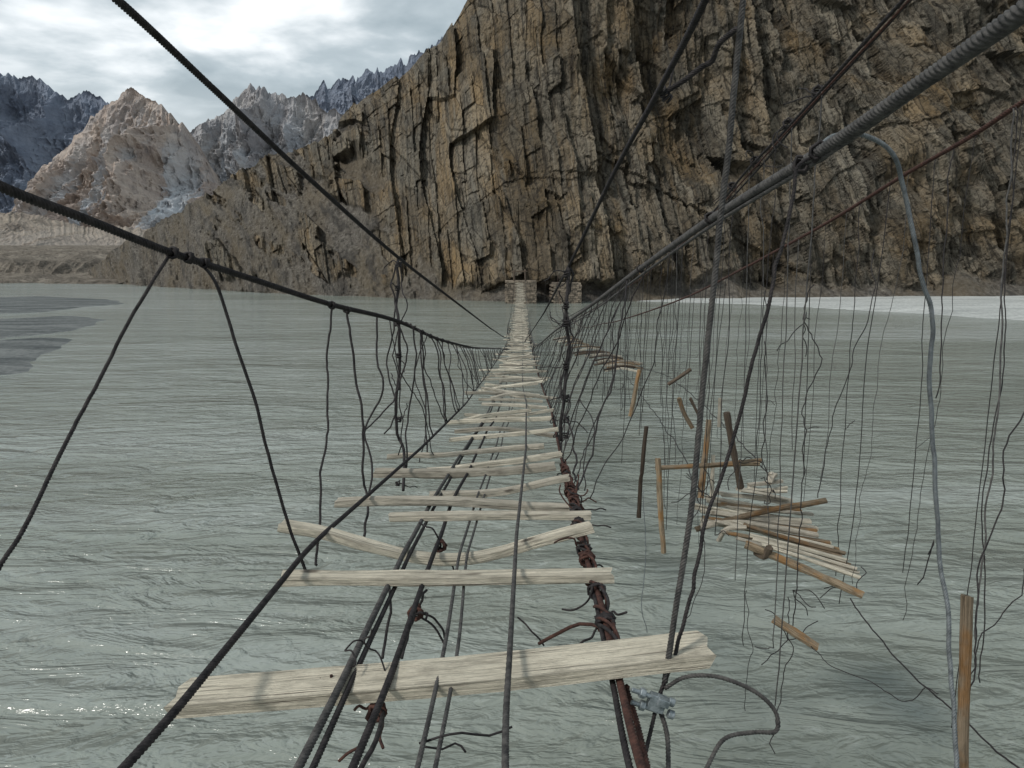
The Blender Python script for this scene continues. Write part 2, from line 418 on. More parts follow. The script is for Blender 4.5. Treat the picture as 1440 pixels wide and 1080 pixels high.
def mat_water():
    n=NT('silty_water')
    a=n.noise(n.coord('Object',(.50,1.2,1),(0,0,.28)),.72,4,.56,1.0)
    b=n.noise(n.coord('Object',(.8,1.2,1),(0,0,-.4)),2.6,3,.55,.8)
    c0=n.noise(n.coord('Object',(.4,1,1),(0,0,-.2)),.18,3,.55,.8)
    big=n.noise(n.coord('Object',(.22,1,1),(0,0,-.25)),.035,4,.62,.8)
    col=n.ramp(big,[(.36,(.175,.195,.168)),(.5,(.235,.26,.232)),(.64,(.31,.338,.318))])
    col=n.mix(n.ramp(c0,[(.38,.4),(.55,0)]),col,(.165,.18,.152))
    fo=n.noise(n.coord('Object',(.6,1.6,1)),1.3,5,.75,.3)
    patch=n.ramp(n.noise(n.coord('Object',(.3,1,1)),.07,2,.5),[(.48,0),(.62,1)])
    col=n.mix(n.math('MULTIPLY',n.ramp(fo,[(.58,0),(.68,.6)]),patch),col,(.52,.55,.53))
    h=n.math('ADD',n.math('MULTIPLY',a,1.0),n.math('MULTIPLY',b,.20))
    h=n.math('ADD',h,n.math('MULTIPLY',c0,2.4))
    m=n.done(col,.10,n.bump(h,.50,1),0,.6); n.b.inputs['IOR'].default_value=1.33
    return m
sheet('river_water',-1600,1500,-300,1000,0,mat_water())
def polysd(X,Y,P):
    ins=np.zeros(X.shape,bool); dmin=np.full(X.shape,1e9); n=len(P)
    for i in range(n):
        x1,y1=P[i]; x2,y2=P[(i+1)%n]
        c=((y1>Y)!=(y2>Y))&(X<(x2-x1)*(Y-y1)/((y2-y1)+1e-12)+x1); ins^=c
        ex,ey=x2-x1,y2-y1; t=np.clip(((X-x1)*ex+(Y-y1)*ey)/(ex*ex+ey*ey+1e-12),0,1)
        dmin=np.minimum(dmin,np.hypot(X-x1-ex*t,Y-y1-ey*t))
    return np.where(ins,dmin,-dmin)
def bars(name,polys,x0,x1,y0,y1,nx,ny,mat,slope,hmax,nz,seed):
    X,Y=np.meshgrid(np.linspace(x0,x1,nx),np.linspace(y0,y1,ny),indexing='ij')
    sd=np.full(X.shape,-1e9)
    for pix in polys:
        P=[G(a,b).xy[:] for a,b in pix]; sd=np.maximum(sd,polysd(X,Y,P))
    sd=sd+(fbm(X/14,Y/7,5,seed)-.5)*nz
    Z=np.clip(sd*slope,-.5,hmax)
    Z=Z+(fbm(X/9,Y/4,4,seed+3)-.5)*hmax*.9*sstep(-1,2,sd)
    grid(name,X,Y,Z,X,Y,mat,{},True)
mg=mat_gravel('wet_gravel',(.075,.083,.085),(.18,.19,.187),2.0)
bars('gravel_bar',[[(-300,466),(-100,452),(20,448),(95,444),(138,450),(130,458),(75,469),(20,474),(-60,484),(-300,510)],
 [(-300,520),(-60,484),(20,477),(70,474),(98,478),(92,486),(64,497),(38,508),(32,523),(-20,531),(-300,552)],
 [(-300,424),(-100,420),(60,417),(150,421),(175,427),(110,433),(60,439),(-60,444),(-300,450)]],-260,-25,50,262,420,380,mg,.05,.14,4,3)
bars('gravel_beach',[[(880,423),(1060,428),(1180,435),(1320,443),(1440,451),(1700,470),(2300,500),(2300,402),(1500,400),(1200,402),(880,408)]],25,300,90,300,260,220,mat_gravel('pale_gravel',(.34,.355,.345),(.50,.515,.50)),.06,.5,4,11)

# ================= SUSPENSION BRIDGE =================
def empty(name):
    e=bpy.data.objects.new(name,None); scene.collection.objects.link(e); return e
BR=empty('suspension_bridge'); OB=empty('broken_suspension_bridge')
wood=Acc()
def pl(pix,w,t,mi=0,**k):
    ys=[p[1] for p in pix]; D=deckD(sum(ys)/len(ys))
    plank(wood,[S(p[0],p[1],D+(p[2] if len(p)>2 else 0)) for p in pix],w,t,mi,**k)
plank(wood,[S(253,981,3.08),S(640,950,3.11),S(993,912,3.10)],.235,.055,0,nseg=90,rnd=.08,rough=.02,tone=1,rag=.16)
pl([(397,814),(620,812),(860,809)],.13,.05,tone=.9,rough=.08)
pl([(395,741),(455,751),(520,768),(590,784),(650,787),(705,778),(765,760),(832,740)],.115,.055,tone=.85,rough=.10,nseg=40)
pl([(548,726),(830,723)],.11,.05,rough=.12,tone=.7)
pl([(473,708),(600,704),(800,714)],.10,.06,rough=.14,tone=.5)
pl([(605,696),(700,690),(800,671)],.11,.05,rough=.15,tone=.55)
pl([(527,664),(650,666),(780,655)],.14,.07,rough=.14,tone=.3)
pl([(600,662),(690,652),(790,640)],.10,.05,rough=.15,tone=.75)
pl([(545,643),(650,636),(765,627)],.10,.05,rough=.15,tone=.5)
pl([(632,618),(785,604)],.11,.05,rough=.14,tone=.8)
pl([(640,606),(700,603),(780,612)],.1,.05,rough=.14)
pl([(628,594),(775,588)],.10,.06,rough=.14)
D=13.2
while D<184:
    L=random.uniform(1.0,2.05); c=cX(D)+.06+random.uniform(-.25,.25)
    yaw=random.uniform(-.25,.25); til=random.uniform(-.09,.09); b=random.uniform(-.08,.08)
    z=deckz(D)+.05
    ns=14 if D<40 else 4
    plank(wood,[(c-L/2,D-yaw,z-til),(c+random.uniform(-.2,.2),D+random.uniform(-.08,.08),z+b),(c+L/2,D+yaw,z+til)],random.uniform(.05,.16),.05,0,nseg=ns,rough=.12 if D<40 else .03,tone=random.uniform(0,.9))
    D+=random.choice((.25,.5,.7,.9,1.2)) if D<60 else random.uniform(.4,.8)
wood.build('deck_boards',[M_wood],BR,False)

cab=Acc()  # mats: 0 dark 1 grey 2 mid 3 rust
def dcable(off,r,mi,lift=-.035,lob=5,pitch=.12,wob=.03):
    Ds=np.concatenate([np.arange(-2.5,14,.5)]); sd=random.uniform(0,99)
    def pt(D):
        o=off(D) if callable(off) else off
        return Vector((cX(D)+o+wob*(float(vn(D*.6,sd))-.5)*2,D,deckz(D)+lift+wob*(float(vn(D*.5,sd+4))-.5)))
    tube(cab,[pt(float(d)) for d in Ds],r,14,step=.012,mi=mi,lobes=lob,pitch=pitch,amp=.2)
    Ds2=np.concatenate([np.arange(13.5,40,1.5),np.arange(40,185,5),[186]])
    tube(cab,[pt(float(d)) for d in Ds2],r,6,step=1.0,mi=mi)
    return pt
Lc=dcable(lambda D:float(np.interp(D,[2.5,4.6,9,20],[-.79,-.86,-.76,-.8])),.0165,0,lift=.085,wob=.0)
dcable(-.33,.0165,2,wob=.015); dcable(-.30,.013,0,lift=-.055,wob=.015)
dcable(-.15,.015,0,wob=.03)
dcable(.05,.010,2,wob=.02); dcable(.105,.009,2,lift=-.05,wob=.02)
dcable(lambda D:float(np.interp(D,[2.5,5,9,20],[.34,.41,.46,.3])),.0125,2,lift=.085,pitch=.08,wob=0)
Rc=dcable(lambda D:float(np.interp(D,[2.5,4,7,20],[.78,.84,.88,.82])),.0165,3,lift=-.03,wob=0)
dcable(lambda D:float(np.interp(D,[2.5,4,7,20],[.75,.81,.90,.86])),.013,0,lift=-.045,wob=.02)

def rail(P,r,mi,far,lob=6,pitch=.2,near=None,nearD=15):
    pts=[S(*p) for p in P]
    if near: pts=[near]+pts
    k=next((i for i,p in enumerate(pts) if p.y>nearD),len(pts)-1)
    tube(cab,pts[:k+1],r,16,step=.014,mi=mi,lobes=lob,pitch=pitch)
    rest=pts[k:]+[Vector(f) for f in far]
    tube(cab,rest,r,6,step=.8,mi=mi)
    allp=catmull(pts+[Vector(f) for f in far],.3)
    ys=[p.y for p in allp]
    return lambda D:Vector((float(np.interp(D,ys,[p.x for p in allp])),D,float(np.interp(D,ys,[p.z for p in allp]))))
def farp(side,top=2.3):
    return [(cX(70)+side*1.0,70,deckz(70)+.5),(cX(92)+side*1.05,92,deckz(92)+.55),(cX(130)+side*1.1,130,deckz(130)+.9),(cX(160)+side*1.15,160,deckz(160)+1.5),(cX(185)+side*1.2,185,deckz(185)+top)]
railB=rail([(-300,120,2.0),(0,262,3.0),(120,308,3.6),(240,355,4.4),(350,391,5.3),(465,428,6.6),(560,452,8.8),(620,478,13),(665,489,22),(700,490,36),(718,488,50)],.022,0,farp(-1),lob=5,pitch=.14,near=S(-900,-150,1.2))
railA=rail([(-20,-150,2.6),(165,0,3.5),(300,125,4.6),(430,247,6.2),(560,362,9.3),(640,424,15),(690,462,28),(712,474,45)],.020,0,farp(-1,2.5),lob=5,pitch=.13,near=S(-500,-500,1.5))
railC=rail([(1075,-200,2.3),(990,3,3.2),(925,130,4.2),(860,250,6.0),(800,374,9.2),(765,440,17),(745,470,32),(738,480,47)],.016,0,farp(1,2.5),lob=5,pitch=.11)
railD=rail([(1640,-130,1.5),(1440,15,2.0),(1300,113,2.6),(1150,215,3.6),(1000,308,5.5),(900,378,8.5),(830,430,13),(785,462,23),(752,484,42)],.0275,2,farp(1),lob=6,pitch=.19)
rail([(1300,122,2.7),(1150,226,3.62),(1000,318,5.5),(900,388,8.4),(830,440,13),(785,467,23),(752,486,42)],.012,2,farp(1),lob=4)

def w(P,r,mi=0,wig=.02,seg=7,step=.06,lob=0,acc=cab):
    tube(acc,[S(*p) for p in P],r,seg,step=step,mi=mi,wig=wig,lobes=lob,pitch=.07,amp=.3)
w([(238,358,4.4),(215,395,4.2),(150,512,3.8),(80,650,3.3),(30,750,3.0),(0,795,2.85),(-50,880,2.6)],.0105,0,.02,8,.012,4)
w([(285,371,4.75),(305,400,4.7),(325,460,4.65),(352,545,4.6),(378,640,4.6),(405,735,4.6),(438,822,4.6)],.011,0,.02,8,.012,4)
w([(468,430,6.7),(459,500,6.5),(461,570,6.2),(452,680,5.6),(446,795,4.9)],.010,0,.03,8,.012,4)
w([(488,434,7.1),(498,500,7),(507,570,6.9),(512,650,6.8),(518,700,6.7),(512,755,6.1)],.011,0,.05)
w([(530,446,7.9),(528,500,7.8),(541,540,7.7),(517,600,7.6),(524,660,7.4),(520,700,7.2)],.010,0,.06)
w([(560,365,9.2),(557,420,9.1),(562,452,8.9),(560,520,8.9),(556,600,8.8),(570,640,8.7),(567,690,8.4)],.017,0,.07)
w([(562,365,9.2),(553,440,9.0),(548,520,8.9),(556,560,8.8),(540,610,8.7)],.009,0,.12)
w([(564,368,9.2),(568,430,9.0),(556,500,8.9),(566,560,8.8),(560,640,8.7)],.007,0,.10)
w([(556,455,8.8),(575,500,8.8),(552,560,8.7),(512,610,8.4)],.009,0,.10)
w([(577,455,9.2),(585,520,9.2),(573,600,9.1),(571,660,8.6)],.010,0,.09)
w([(588,462,9.8),(597,530,9.8),(600,600,9.6),(603,642,9.4)],.010,0,.05)
w([(548,450,8.5),(560,520,8.5),(590,570,8.9),(610,640,9.2)],.006,0,.08)
w([(600,468,10.5),(585,530,10.3),(600,590,10.2),(590,650,9.2)],.007,0,.08)
for y in (372,405,455,500,545,590,680):
    coil(cab,S(560+random.uniform(-3,3),y,8.9),(0,0,1),.024,3,.06,.008,rag=.6)
    tangle(cab,S(560,y,8.9),.2,1,.006)
D=10.6
while D<75:
    a=railB(D); b=Lc(D+random.uniform(-.9,.5)); m=a.lerp(b,.5)+Vector((random.uniform(-.08,.12),0,random.uniform(-.1,.1)))
    if (a-b).length>.3: tube(cab,[a,m,b],.010 if D<30 else .012,5,step=.12,mi=0,wig=.08)
    if random.random()<.6 and D<28:
        b2=Lc(D+random.uniform(.8,1.5)); tube(cab,[a,a.lerp(b2,.5)+Vector((random.uniform(-.1,.1),0,0)),b2],.008,5,step=.12,mi=0,wig=.1)
    if D<25: coil(cab,a,(0,1,0),.026,2.5,.05,.007)
    D+=random.uniform(.7,1.2)
D=8.0
while D<75:
    a=railD(D); b=Rc(D+random.uniform(-.7,.7)); m=a.lerp(b,.5)+Vector((random.uniform(-.12,.08),0,random.uniform(-.1,.1)))
    if (a-b).length>.3: tube(cab,[a,m,b],.007 if D<30 else .011,5,step=.12,mi=0,wig=.09)
    if random.random()<.6 and D<24:
        b2=Rc(D+random.uniform(-1.3,1.3)); tube(cab,[a,a.lerp(b2,.6)+Vector((random.uniform(-.15,.1),0,-.1)),b2],.006,5,step=.12,mi=0,wig=.12)
    D+=random.uniform(.8,1.4)
w([(800,375,9.2),(797,440,9.1),(799,500,9.1),(793,560,9.0),(789,620,9.0)],.020,0,.05)
w([(803,378,9.2),(800,460,9.1),(794,540,9.0),(800,600,8.8),(812,660,8.2),(806,700,7.4)],.011,0,.12)
for y in (385,430,455,515,560,590,612):
    coil(cab,S(796,y,9.05),(0,0,1),.030,3,.08,.009,rag=.6); tangle(cab,S(796,y,9.05),.25,2,.006)
w([(882,395,8.3),(876,450,8),(872,510,7.9),(850,570,7.8),(835,640,7.6),(812,700,7.2)],.009,0,.09)
w([(870,430,9),(862,500,8.6),(856,560,8.4),(828,620,8.2),(822,690,7.8)],.006,0,.12)
w([(815,560,8.8),(835,600,8.4),(818,640,8.2),(805,690,7.6)],.006,0,.1)
w([(940,355,6.8),(930,430,6.9),(915,520,7.0),(880,600,7.1),(830,700,6.9)],.005,0,.08)
for strand in range(3):
    ph=random.uniform(0,6); P=[]; D=3.3
    while D<8.8:
        c=Rc(D); a=ph+D*(9+strand*.8)
        rr=.030+.012*float(vn(D*6,strand*7))
        P.append(c+Vector((math.cos(a)*rr,0,math.sin(a)*rr))); D+=.035
    tube(cab,P,.009,5,raw=True,mi=3 if strand else 0)
D=3.7
while D<8.6:
    p=Rc(D); L=random.uniform(.05,.14)
    coil(cab,p,(0.02,1,-.08),.038,max(2,L/.024),L,.0095,mi=random.choice((3,3,0)),rag=.7)
    if random.random()<.5: tangle(cab,p,.22,1,.006,random.choice((0,3)))
    D+=L+random.uniform(.08,.4)
for px,py,dd in ((585,862,4.1),(620,768,5.3),(808,705,6.8),(815,715,6.7),(800,695,7.0),(530,1000,3.0),(850,880,3.95)):
    coil(cab,S(px,py,dd),(.1,1,-.1),.030,4,.08,.009,mi=3,rag=.6); tangle(cab,S(px,py,dd),.2,3,.0065,random.choice((0,3)))
w([(758,905,4.1),(785,890,4.0),(815,878,4.0),(845,882,3.9),(858,893,3.9)],.010,3,.02)
w([(728,868,4.2),(745,890,4.1),(765,908,4.1)],.005,0,.05)
w([(882,965,3.05),(893,1010,2.85),(912,1085,2.55)],.013,3,.01,8,.012,4)
w([(590,1045,2.6),(620,1035,2.6),(650,1030,2.6),(690,1035,2.65),(720,1022,2.7)],.0045,0,.05)
w([(596,1050,2.6),(625,1056,2.6),(640,1048,2.6),(655,1058,2.6)],.004,0,.04)
w([(538,1000,3),(530,1040,2.7),(505,1085,2.5)],.010,0,.02)
w([(600,830,4.5),(575,880,3.9),(565,925,3.6)],.008,0,.04)
w([(545,820,4.6),(550,870,4.2),(538,925,3.8)],.008,0,.04)
for px in (485,528): tangle(cab,S(px,915,3.2),.12,2,.004,0)

w([(1048,-30,3.15),(1040,60,3.15),(1027,180,3.15),(1014,300,3.15),(1003,410,3.12),(988,540,3.1),(982,620,3.08),(972,720,3.05),(955,830,3.02),(935,960,3.0)],.0135,2,.01,10,.012,5)
w([(1152,215,3.6),(1125,235,3.55),(1115,290,3.5),(1100,350,3.45),(1072,450,3.4),(1050,560,3.35),(1020,660,3.3),(985,760,3.2),(968,840,3.1),(945,925,3.02),(925,985,2.98),(912,1040,2.85),(902,1090,2.7)],.0095,0,.035,8,.012,4)
w([(925,985,2.98),(938,1030,2.9),(938,1090,2.8)],.011,2,.01,8,.012,5)
w([(935,968,2.98),(965,952,2.95),(1010,952,2.92),(1060,972,2.9),(1090,1000,2.88),(1092,1028,2.86),(1060,1030,2.84),(1018,1040,2.8),(990,1085,2.7)],.0095,2,.005,8,.012,5)
w([(936,131,4.2),(965,112,4.15),(990,92,4.1),(1003,85,4.08),(1015,60,4.0),(1040,38,3.9)],.016,0,.03,10,.015,6)
coil(cab,S(934,132,4.2),(.6,.4,-.6),.022,4,.08,.007)
w([(934,134,4.2),(945,120,4.2),(948,90,4.2)],.006,0,.05)
w([(1148,212,3.6),(1175,190,3.7),(1215,190,3.8),(1248,215,3.85),(1270,262,3.9),(1288,340,3.9),(1300,400,3.9),(1312,450,3.9),(1310,560,3.9),(1315,680,3.85),(1318,780,3.8),(1332,860,3.7),(1336,950,3.6),(1345,1090,3.4)],.0125,1,.03,10,.012,5)
for p in ((1152,214,3.6),(1128,232,3.75),(1000,306,5.5),(900,378,8.5)):
    coil(cab,S(*p),(.3,1,-.2),.034,4,.07,.008,rag=.5)
for p in ((243,356,4.4),(265,362,4.55),(288,370,4.75),(467,429,6.6),(488,436,7)):
    coil(cab,S(*p),(.1,1,-.1),.027,3,.05,.008,rag=.4)
cab.build('cables_and_hangers',[M_dark,M_grey,M_mid,M_rust],BR)

def clamp():
    import bmesh
    bm=bmesh.new()
    c=S(922,984,2.95)
    def box(off,sz,rz=0):
        r=bmesh.ops.create_cube(bm,size=1)
        bmesh.ops.scale(bm,vec=sz,verts=r['verts']); bmesh.ops.rotate(bm,matrix=Matrix.Rotation(rz,3,'Y'),verts=r['verts']); bmesh.ops.translate(bm,vec=off,verts=r['verts'])
    def cyl(off,rad,L,axis='X',seg=14,rz=0):
        r=bmesh.ops.create_cone(bm,cap_ends=True,segments=seg,radius1=rad,radius2=rad,depth=L)
        bmesh.ops.rotate(bm,matrix=Matrix.Rotation(math.pi/2,3,'Y' if axis=='X' else 'X'),verts=r['verts'])
        bmesh.ops.rotate(bm,matrix=Matrix.Rotation(rz,3,'Y'),verts=r['verts']); bmesh.ops.translate(bm,vec=off,verts=r['verts'])
    box((0,0,0),(.07,.035,.065),.35)
    box((.022,-.014,.012),(.045,.045,.03),.35)
    for dz in (-.026,.026):
        cyl((-.045,-.008,dz+.012),.010,.12,rz=.35); cyl((-.058,-.008,dz+.018),.021,.022,seg=6,rz=.35); cyl((.056,-.008,dz-.02),.018,.024,rz=.35)
    bmesh.ops.bevel(bm,geom=bm.edges[:],offset=.002,segments=1,affect='EDGES')
    bmesh.ops.translate(bm,vec=c+Vector((0,-.02,0)),verts=bm.verts)
    me=bpy.data.meshes.new('wire_rope_clamp'); bm.to_mesh(me); bm.free(); me.materials.append(M_steel)
    o=bpy.data.objects.new('wire_rope_clamp',me); scene.collection.objects.link(o); o.parent=BR
clamp()
nl=Acc()
for px,py in ((452,957),(466,953),(676,955),(700,953),(855,932)):
    p=S(px,py,3.12)
    tube(nl,[p+Vector((0,0,-.03)),p+Vector((0,0,.012))],.0065,8,step=.02)
nl.build('nails',[M_rust],BR)

def stones(name,x0,x1,y0,y1,z0,z1,parent,sx=.9,sz=.45):
    a=Acc(); m=NT(name+'_stone'); ob=m.coord('Object'); f=m.noise(ob,2.5,6,.7)
    c=m.mix(1.0,m.ramp(f,[(.35,(.15,.13,.11)),(.65,(.30,.26,.21))]),m.ramp(m.attr('tone'),[(0,(.5,.5,.5)),(1,(1.1,1.05,1))]),'MULTIPLY')
    mm=m.done(c,.9,m.bump(f,.06,1),0,.1)
    z=z0; r=0
    while z<z1:
        x=x0+(r%2)*sx*.5-sx*.3
        while x<x1:
            wx=sx*random.uniform(.7,1.2); dy=random.uniform(-.12,.12)
            xa,xb=x+.02,min(x+wx,x1+.3)-.02; za,zb=z+.015,z+sz-.015; ya=y0+dy; yb=y1
            b=len(a.v); j=lambda:random.uniform(-.05,.05); tn=random.random()
            for X,Y,Z in ((xa,ya,za),(xb,ya,za),(xb,yb,za),(xa,yb,za),(xa,ya,zb),(xb,ya,zb),(xb,yb,zb),(xa,yb,zb)):
                a.v.append((X+j(),Y+j(),Z+j()*.4)); a.uv.append((X,Z)); a.tone.append(tn)
            for q in ((0,3,2,1),(4,5,6,7),(0,1,5,4),(1,2,6,5),(2,3,7,6),(3,0,4,7)): a.f.append(tuple(b+i for i in q)); a.mi.append(0)
            x+=wx
        z+=sz; r+=1
    return a.build(name,[mm],parent,False)
dz=deckz(185)
stones('stone_abutment',cX(185)-3.2,cX(185)+3.6,185.5,198,-.6,dz,BR)
stones('stone_retaining_wall',9.5,16,187,199,-.6,4.4,None)
tw=Acc()
for sx in (-1.35,1.35):
    plank(tw,[(cX(185)+sx,186,dz-.5),(cX(185)+sx*.9,186,dz+3.0)],.42,.4,0,nseg=8,log=True,tone=.5)
plank(tw,[(cX(185)-1.8,186,dz+2.5),(cX(185)+1.8,186,dz+2.55)],.32,.3,0,nseg=8,log=True,tone=.6)
tw.build('far_tower_posts',[M_wood_dk],BR)

# ================= BROKEN OLD BRIDGE =================
cab=Acc()
def w2(P,r,mi=0,wig=.02,seg=7,step=.06,lob=0): w(P,r,mi,wig,seg,step,lob,cab)
endL=[(3.6,70,deckz(70)+.7),(4.6,110,deckz(110)+1.0),(6.2,150,deckz(150)+1.8),(8.2,186,deckz(185)+3)]
endR=[(5.8,70,deckz(70)+.7),(6.8,110,deckz(110)+1.0),(8.6,150,deckz(150)+1.8),(10.6,186,deckz(185)+3)]
pE=[(1480,-230,4.2),(1270,0,6),(1190,88,7),(1110,177,8.6),(1050,240,10.3),(985,315,13.3),(900,380,19),(830,428,31),(795,448,48)]
pF=[(1700,-30,5.8),(1440,142,8),(1360,195,9.1),(1270,247,10.7),(1160,315,13.5),(1060,370,17.5),(960,420,26),(880,448,39),(850,455,50)]
railE=rail(pE,.016,0,endL,4,.3,nearD=14)
rail([(a+9+4*math.sin(a),b-2+5*math.sin(b),c) for a,b,c in pE],.013,0,endL,4,.3,nearD=14)
rail([(a+5*math.sin(a*.7),b+9,c) for a,b,c in pE],.010,3,endL,4,.3,nearD=14)
railF=rail(pF,.027,3,endR,5,.25,nearD=14)
for p in ((1150,130,7.8),(1108,175,8.7),(1062,228,10),(1030,262,11.3)):
    coil(cab,S(*p),(.4,1,-.3),.045,5,.14,.010,rag=.6); tangle(cab,S(*p),.3,2,.007)
def hang(top,zb,r,wig,kink=.1,mi=0,drift=0):
    n=5; P=[top]
    L=top.z-zb
    for k in range(1,n+1):
        q=k/n; P.append(Vector((top.x+drift*q+random.uniform(-kink,kink)*(.3+q),top.y+random.uniform(-kink,kink),top.z-L*q)))
    tube(cab,P,r,5,step=.1,mi=mi,wig=wig)
    if random.random()<.4: tangle(cab,P[random.choice((3,4,5))],.2,1,r*.9,mi)
    return P
odz=lambda D:float(np.interp(D,[0,5,12,33,50,92],[H-3.2,H-3.7,H-4.2,H-3.9,H-4.5,H-5.5]))
D=7.6
while D<46:
    a=railE(D); hang(a,odz(D)+random.uniform(-1.0,.9),random.uniform(.003,.006)*(1+D/40),random.choice((.01,.02,.06)),random.choice((.01,.03,.06)),random.choice((0,0,2)),random.uniform(-.2,.3))
    D+=random.uniform(.4,.95) if D<30 else random.uniform(.9,1.6)
D=8.0
while D<46:
    a=railF(D); hang(a,odz(D)+random.uniform(-1.2,.8),random.uniform(.003,.006)*(1+D/40),random.choice((.01,.02,.06)),random.choice((.01,.03,.06)),random.choice((0,0,2)),random.uniform(-.4,.1))
    D+=random.uniform(.45,1.0) if D<30 else random.uniform(.9,1.6)
w2([(1425,152,8.0),(1418,250,8),(1410,400,7.9),(1405,520,7.7),(1390,700,7.4),(1378,820,7.2),(1372,900,7)],.0085,2,.04)
w2([(1428,150,8.0),(1424,260,8),(1412,410,7.9),(1408,540,7.7),(1380,700,7.4),(1384,830,7.2),(1378,960,7)],.006,0,.05)
w2([(1440,580,7),(1415,660,6.9),(1412,700,6.9),(1385,780,6.8),(1378,860,6.6),(1365,960,6.4),(1350,1090,6)],.007,0,.12)
w2([(1340,205,9.4),(1328,340,9.3),(1326,460,9.2),(1316,560,9.1)],.007,0,.05)
w2([(1230,350,11.8),(1225,430,11.5),(1195,520,11.4),(1160,640,11.3),(1150,700,11.2)],.007,0,.08)
w2([(1440,800,6.5),(1405,870,6.3),(1380,900,6.2),(1360,1000,6.1)],.005,0,.15)
w2([(1196,842,10.6),(1235,895,9.8),(1290,955,8.8),(1350,1010,7.8),(1450,1095,6.6)],.0095,0,.05)
w2([(1140,905,10.6),(1185,945,10),(1240,968,9.6),(1275,985,9.2),(1300,965,9.1),(1320,975,8.8)],.006,0,.2)
w2([(1305,780,7.6),(1310,760,7.6),(1300,800,7.6),(1290,822,7.6)],.006,0,.08)
w2([(1108,840,10.8),(1110,920,10.8),(1095,1000,10.6),(1090,1060,10.4)],.007,0,.16)
w2([(1145,400,11.5),(1125,450,11.4),(1148,500,11.3),(1135,560,11.2),(1132,640,11),(1124,760,10.9),(1115,880,10.8)],.008,0,.14)
w2([(1075,480,12),(1078,560,12),(1072,620,12),(1078,675,12)],.008,0,.08)
w2([(985,740,12),(990,800,11.7),(975,850,11.5),(965,870,11.4)],.006,0,.08)
w2([(905,690,12),(908,780,11.9),(903,850,11.8),(910,890,11.8)],.006,1,.05)
w2([(1050,830,11),(1055,900,10.9),(1048,1000,10.7)],.005,0,.1)
for p in ((1130,455,11.3),(1000,700,12),(1085,690,12),(1115,830,11),(1205,830,10.7),(1040,650,12),(990,690,12),(1108,900,10.8)):
    tangle(cab,S(*p),.45,3,.007)
w2([(985,720,12.6),(960,640,16),(905,560,24),(860,505,33),(800,440,55)],.011,0,.1,6,.3)
w2([(1080,665,12.8),(1010,590,17),(940,530,24),(885,505,33),(830,445,52)],.010,0,.1,6,.3)
tube(cab,[S(800,440,55),(4.6,80,odz(80)),(5.6,120,deckz(120)),(9,186,deckz(185))],.03,5,step=2)
tube(cab,[S(830,445,52),(5.4,80,odz(80)),(6.6,120,deckz(120)),(10.5,186,deckz(185))],.03,5,step=2)
cab.build('loose_wires',[M_dark,M_grey,M_mid,M_rust],OB)
deb=Acc()
Lft=[(1085,672,13.0),(1040,690,12.8),(1000,706,12.6),(990,716,12.5),(1000,728,12.3),(1030,738,12.0),(1045,752,11.6),(1060,768,11.2)]
Rgt=[(1092,664,13.1),(1110,700,12.9),(1130,722,12.7),(1148,740,12.4),(1165,760,12.0),(1180,778,11.6),(1192,795,11.2),(1200,812,10.9)]
N=32
for i in range(N):
    q=i/(N-1)*(len(Lft)-1); k=min(int(q),len(Lft)-2); f=q-k
    a=S(*Lft[k]).lerp(S(*Lft[k+1]),f); b=S(*Rgt[k]).lerp(S(*Rgt[k+1]),f)
    a+=Vector((random.uniform(-.25,.15),random.uniform(-.1,.1),random.uniform(-.06,.06))); b+=Vector((random.uniform(-.15,.12),random.uniform(-.1,.1),random.uniform(-.05,.07)))
    plank(deb,[a,a.lerp(b,.5)+Vector((0,0,random.uniform(-.04,.04))),b],random.uniform(.06,.12),random.uniform(.04,.06),0 if random.random()<.85 else 1,nseg=12,rough=.12,log=random.random()<.5,tone=random.uniform(.2,.9))
for P,wd,mi in (([(1048,766,11.2),(1130,800,10.9),(1213,836,10.6)],.13,1),([(978,744,12.4),(1060,722,12.4),(1162,704,12.5)],.11,1),
    ([(985,740,12.2),(1040,735,12.1),(1150,752,11.9)],.10,0),([(1010,760,12),(1022,744,11.9),(1050,742,11.8)],.09,0),
    ([(1022,580,12),(1030,630,12),(1041,686,12)],.12,2),([(922,658,12.2),(990,654,12.2),(1070,647,12.3)],.085,1),([(988,655,12.3),(1040,652,12.2),(1068,652,12.2)],.09,1),
    ([(925,645,11.8),(929,710,11.8),(932,776,11.8)],.10,1),([(908,600,12.4),(903,660,12.4),(898,728,12.4)],.08,2),
    ([(899,520,16),(893,550,16),(886,585,16)],.10,1),([(955,560,14),(962,580,14),(974,602,14)],.09,1),([(940,541,14),(956,530,14),(971,519,14)],.08,2),
    ([(996,590,12.6),(992,640,12.5),(985,700,12.4)],.10,1),([(1003,640,12.6),(1000,700,12.4)],.07,0),([(1013,560,13),(1012,600,13)],.06,0),
    ([(1088,871,10.8),(1118,890,10.7),(1149,910,10.6)],.15,1),([(970,560,14),(985,590,14)],.06,2),
    ([(1062,776,11.2),(1075,782,11.1),(1082,770,11)],.12,2)):
    plank(deb,[S(*p) for p in P],wd,wd*.85,mi,nseg=22,rough=.13,log=True)
plank(deb,[S(1358,838,5.6),S(1356,950,5.5),S(1353,1100,5.3)],.085,.08,1,nseg=30,rough=.1,log=True)
for i in range(34):
    q=i/33; D=32+q**1.5*24
    L=random.uniform(.9,1.8); c=4.0+.35*math.sin(q*5)+random.uniform(-.3,.3)+(.3 if q<.3 else 0)
    z=odz(D)+random.uniform(-.08,.08)
    plank(deb,[(c-L/2,D+random.uniform(-.3,.3),z-.12),(c,D,z),(c+L/2,D+random.uniform(-.3,.3),z-.1)],.11,.07,random.choice((0,0,1,2)),nseg=6,rough=.08,tone=random.uniform(0,.6))
